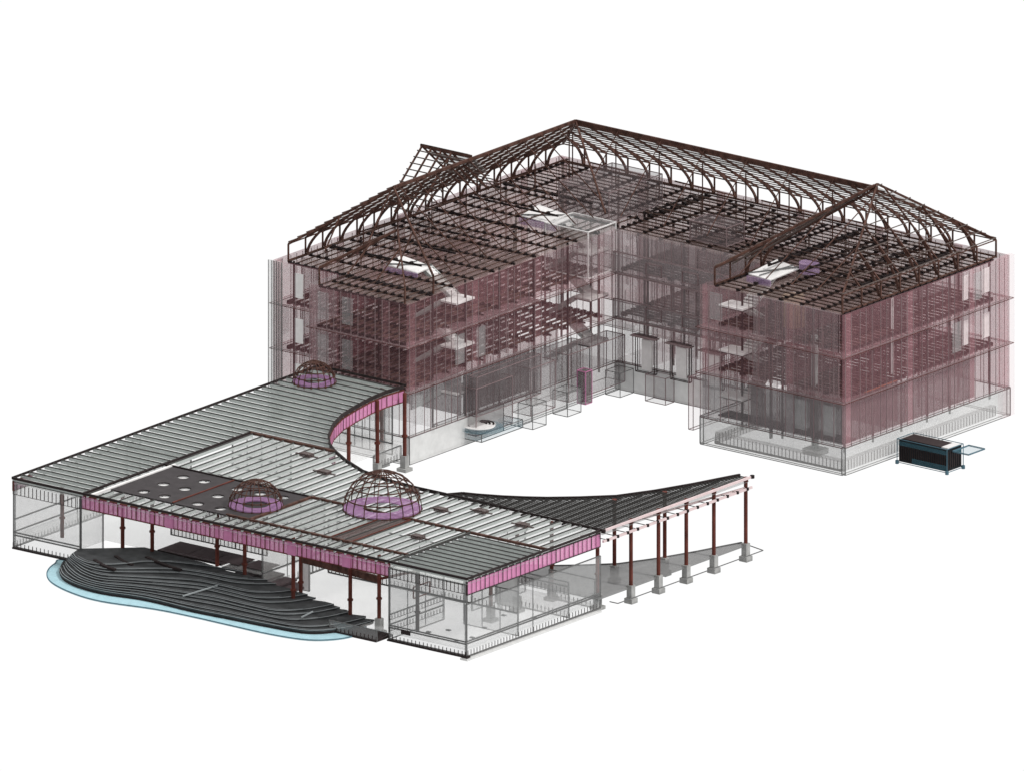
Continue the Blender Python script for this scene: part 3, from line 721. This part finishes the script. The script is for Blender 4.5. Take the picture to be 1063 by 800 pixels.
# ================================================================= CANOPY
K=thing('curved_canopy','curved dark mesh canopy on slender red-brown posts beside the pavilion','canopy',(60,-18,-1))
ce=[(463,514),(480,512.5),(494.7,514),(521.5,516),(545,517),(568,517.5),(602,517),(640,515.5),(680,510),(720,503),(745,498),(768,493.5)]
cp=[unproj(a,b,RT)[:2] for a,b in ce]
xr=unproj(768,494,RT)[0]; ye=unproj(768,494,RT)[1]
ys_=[p[1] for p in cp]
def xc(y):
    for (a,b),(c,d) in zip(cp,cp[1:]):
        if min(b,d)<=y<=max(b,d) and abs(d-b)>1e-6: return a+(c-a)*(y-b)/(d-b)
    return cp[0][0]
xe=58.6
o=MB(); fine=[]; 
y=yR+.25
while y<ye:
    a=xc(y)
    if a<xe-.2: fine.append((xe-a,MB().bar((a,y,RT+.05),(xe,y,RT+.05),.065,.09)))
    y+=.35
x=cp[0][0]+.4
def yc(x):
    best=yR
    for (a,b),(c,d) in zip(cp,cp[1:]):
        if min(a,c)<=x<=max(a,c) and abs(c-a)>1e-6: best=max(best,b+(d-b)*(x-a)/(c-a))
    return best
rb=[]
while x<xe:
    L=yc(x)-yR
    if L>.3: rb.append((L,MB().bar((x,yR,RT-.12),(x,yc(x),RT-.12),.09,.16)))
    x+=.9
many('canopy_slat',fine,'net',K); many('canopy_rib',rb,'dark',K)
MB().path([(a,b,RT+.05) for a,b in cp],.2,.3).build('curved_edge_beam','dark',K)
sh=MB().prism([(xe,yR+.05)]+[(xe,ye)]+[(a,b) for a,b in reversed(cp) if b>yR],RT-.3,RT-.27).build('canopy_sheet','roofgrey',K)
tr=MB().bar((xe+.05,yR,RT+.1),(xe+.05,ye+.3,RT+.1),.16,.2).bar((xe+.05,yR,RT-.85),(xe+.05,ye+.3,RT-.85),.16,.2)
tr.build('edge_rail','pinksolid',K); MB().bar((xe-2.4,yR,RT-.85),(xe-.3,ye,RT-.85),.14,.16).build('edge_rail','pinksolid',K)
rods=MB()
for i in range(15):
    yy=yR+.6+i*(ye-yR-1)/14
    MB().bar((xe-2.3+2.0*i/15,yy,RT-.83),(xe+.05,yy,RT-.83),.06).build('tie_rod','gline',K)
    MB().cyl(xe+.1,yy,RT-.95,RT-.72,.15,8).build('rail_node','dark',K)
for yy in (yR,ye+.3):
    MB().cyl(xe+.1,yy,RT-.02,RT+.25,.2,8).build('rail_node','dark',K)
cols=[(652.4,606),(680.6,595.5),(709.6,585),(738,574.5),(767,561.5)]
for (sx,sy) in cols+[(637.8,586),(690,578)]:
    x,y,z=unproj(sx,sy,-.95)
    if (sx,sy) in cols: x=xe-.3
    o=MB().cyl(x,y,-.95,RT-.1,.17,12).cyl(x,y,RT-.3,RT+.1,.22,12).build('canopy_post','redsteel',K)
    f=MB().box((x-.27,y-.27,-2.1),(x+.27,y+.27,-.95)).build('pedestal','footd',o)
    MB().box((x-.42,y-.42,-2.55),(x+.42,y+.42,-2.1)).build('footing','footd',o)
# floor plate under the canopy
fp=[(a,b) for a,b in cp if b>yR-.2]
MB().prism([(xe-.3,yR-.3),(xe-.3,ye)]+[(a+.2,b) for a,b in reversed(fp)]+[(50,yR-.3)],-1.25,-1.1).build('floor_plate','plate',K)
e=MB().path([(a+.2,b,-1.05) for a,b in fp],.12,.1)
e.build('plate_edge','gline',K)
MB().path([(xe,yR+1,-1.6),(xe+.9,yR+1,-1.6),(xe+.9,ye+.8,-1.6),(xe-2,ye+1.5,-1.6)],.07).build('slab_outline','gline',K)

# ================================================================= CONTAINER
Q=unproj(982.8,489.7,ZB); qx,qy=Q[0],Q[1]
N=thing('plant_container','dark steel equipment container with blue glass casing in front of the right wing','container',(qx-2.7,qy+1,ZB))
L_,W_,H_=5.25,2.05,2.1
MB().box((qx-L_,qy,ZB+.05),(qx,qy+W_,ZB+H_-.1)).build('container_body','cont',N)
c=MB()
for i in range(22): c.box((qx-L_+.05+i*.235,qy-.05,ZB+.2),(qx-L_+.16+i*.235,qy,ZB+H_-.5))
for i in range(7): c.box((qx,qy+.1+i*.28,ZB+.25),(qx+.04,qy+.25+i*.28,ZB+H_-.3))
c.build('corrugation','dark',N)
MB().box((qx-L_-.1,qy-.12,ZB+H_-.55),(qx+.1,qy-.07,ZB+H_-.2)).box((qx-L_+1.5,qy-.12,ZB+.1),(qx+.1,qy-.10,ZB+H_-1.5)).build('glass_casing','bluet',N)
MB().box((qx-L_+.2,qy+.2,ZB+H_-.09),(qx-.8,qy+W_-.2,ZB+H_)).build('roof_hatch','line',N)
MB().box((qx-.75,qy+.2,ZB+H_-.09),(qx-.05,qy+W_-.2,ZB+H_+.02)).build('roof_hatch','white',N,'white hatch at the right end')
MB().edges((qx-L_-.1,qy-.14,ZB),(qx+.12,qy+W_+.1,ZB+H_),.05).build('casing_frame','blueline',N)
MB().box((qx+.15,qy+.6,ZB+H_-.35),(qx+1.9,qy+2.9,ZB+H_-.3)).build('side_shelf','bluet',N)
MB().edges((qx+.15,qy+.6,ZB+H_-.36),(qx+1.9,qy+2.9,ZB+H_-.28),.05).build('shelf_frame','blueline',N)
for (x,y) in ((qx-L_-.1,qy-.14),(qx+.12,qy-.14),(qx+.12,qy+W_+.1)): MB().cyl(x,y,ZB-.15,ZB+.15,.16,8).build('foot','blueline',N)

# ================================================================= ROUND STEPS
fx,fy,_=unproj(497,437,-.6)
F=thing('round_steps','round white steps with dark curved stripes on a blue disc at the left wing','steps',(fx,fy,-1))
MB().cyl(fx+.3,fy,-1.15,-.95,1.9,36).build('blue_disc','bluet',F)
MB().cyl(fx,fy,-.95,-.88,1.45,36).build('lower_step','white',F)
MB().cyl(fx+.2,fy+.15,-.88,-.8,1.2,36).build('upper_step','white',F)
for j,r in enumerate((.95,.62,.32)):
    MB().path([(fx+.3+r*math.cos(a),fy+.2+r*math.sin(a),-.76+.01*j) for a in [math.radians(20+15*k) for k in range(10)]],.14,.06).build('curved_stripe','dark',F)
a,b=(fx-3.8,fy-1.4,-1.9),(fx+1.4,fy+4.4,-1.2); MB().box(a,b).build('blue_base','bluet',F); MB().edges(a,b,.06).build('base_edge','gline',F)
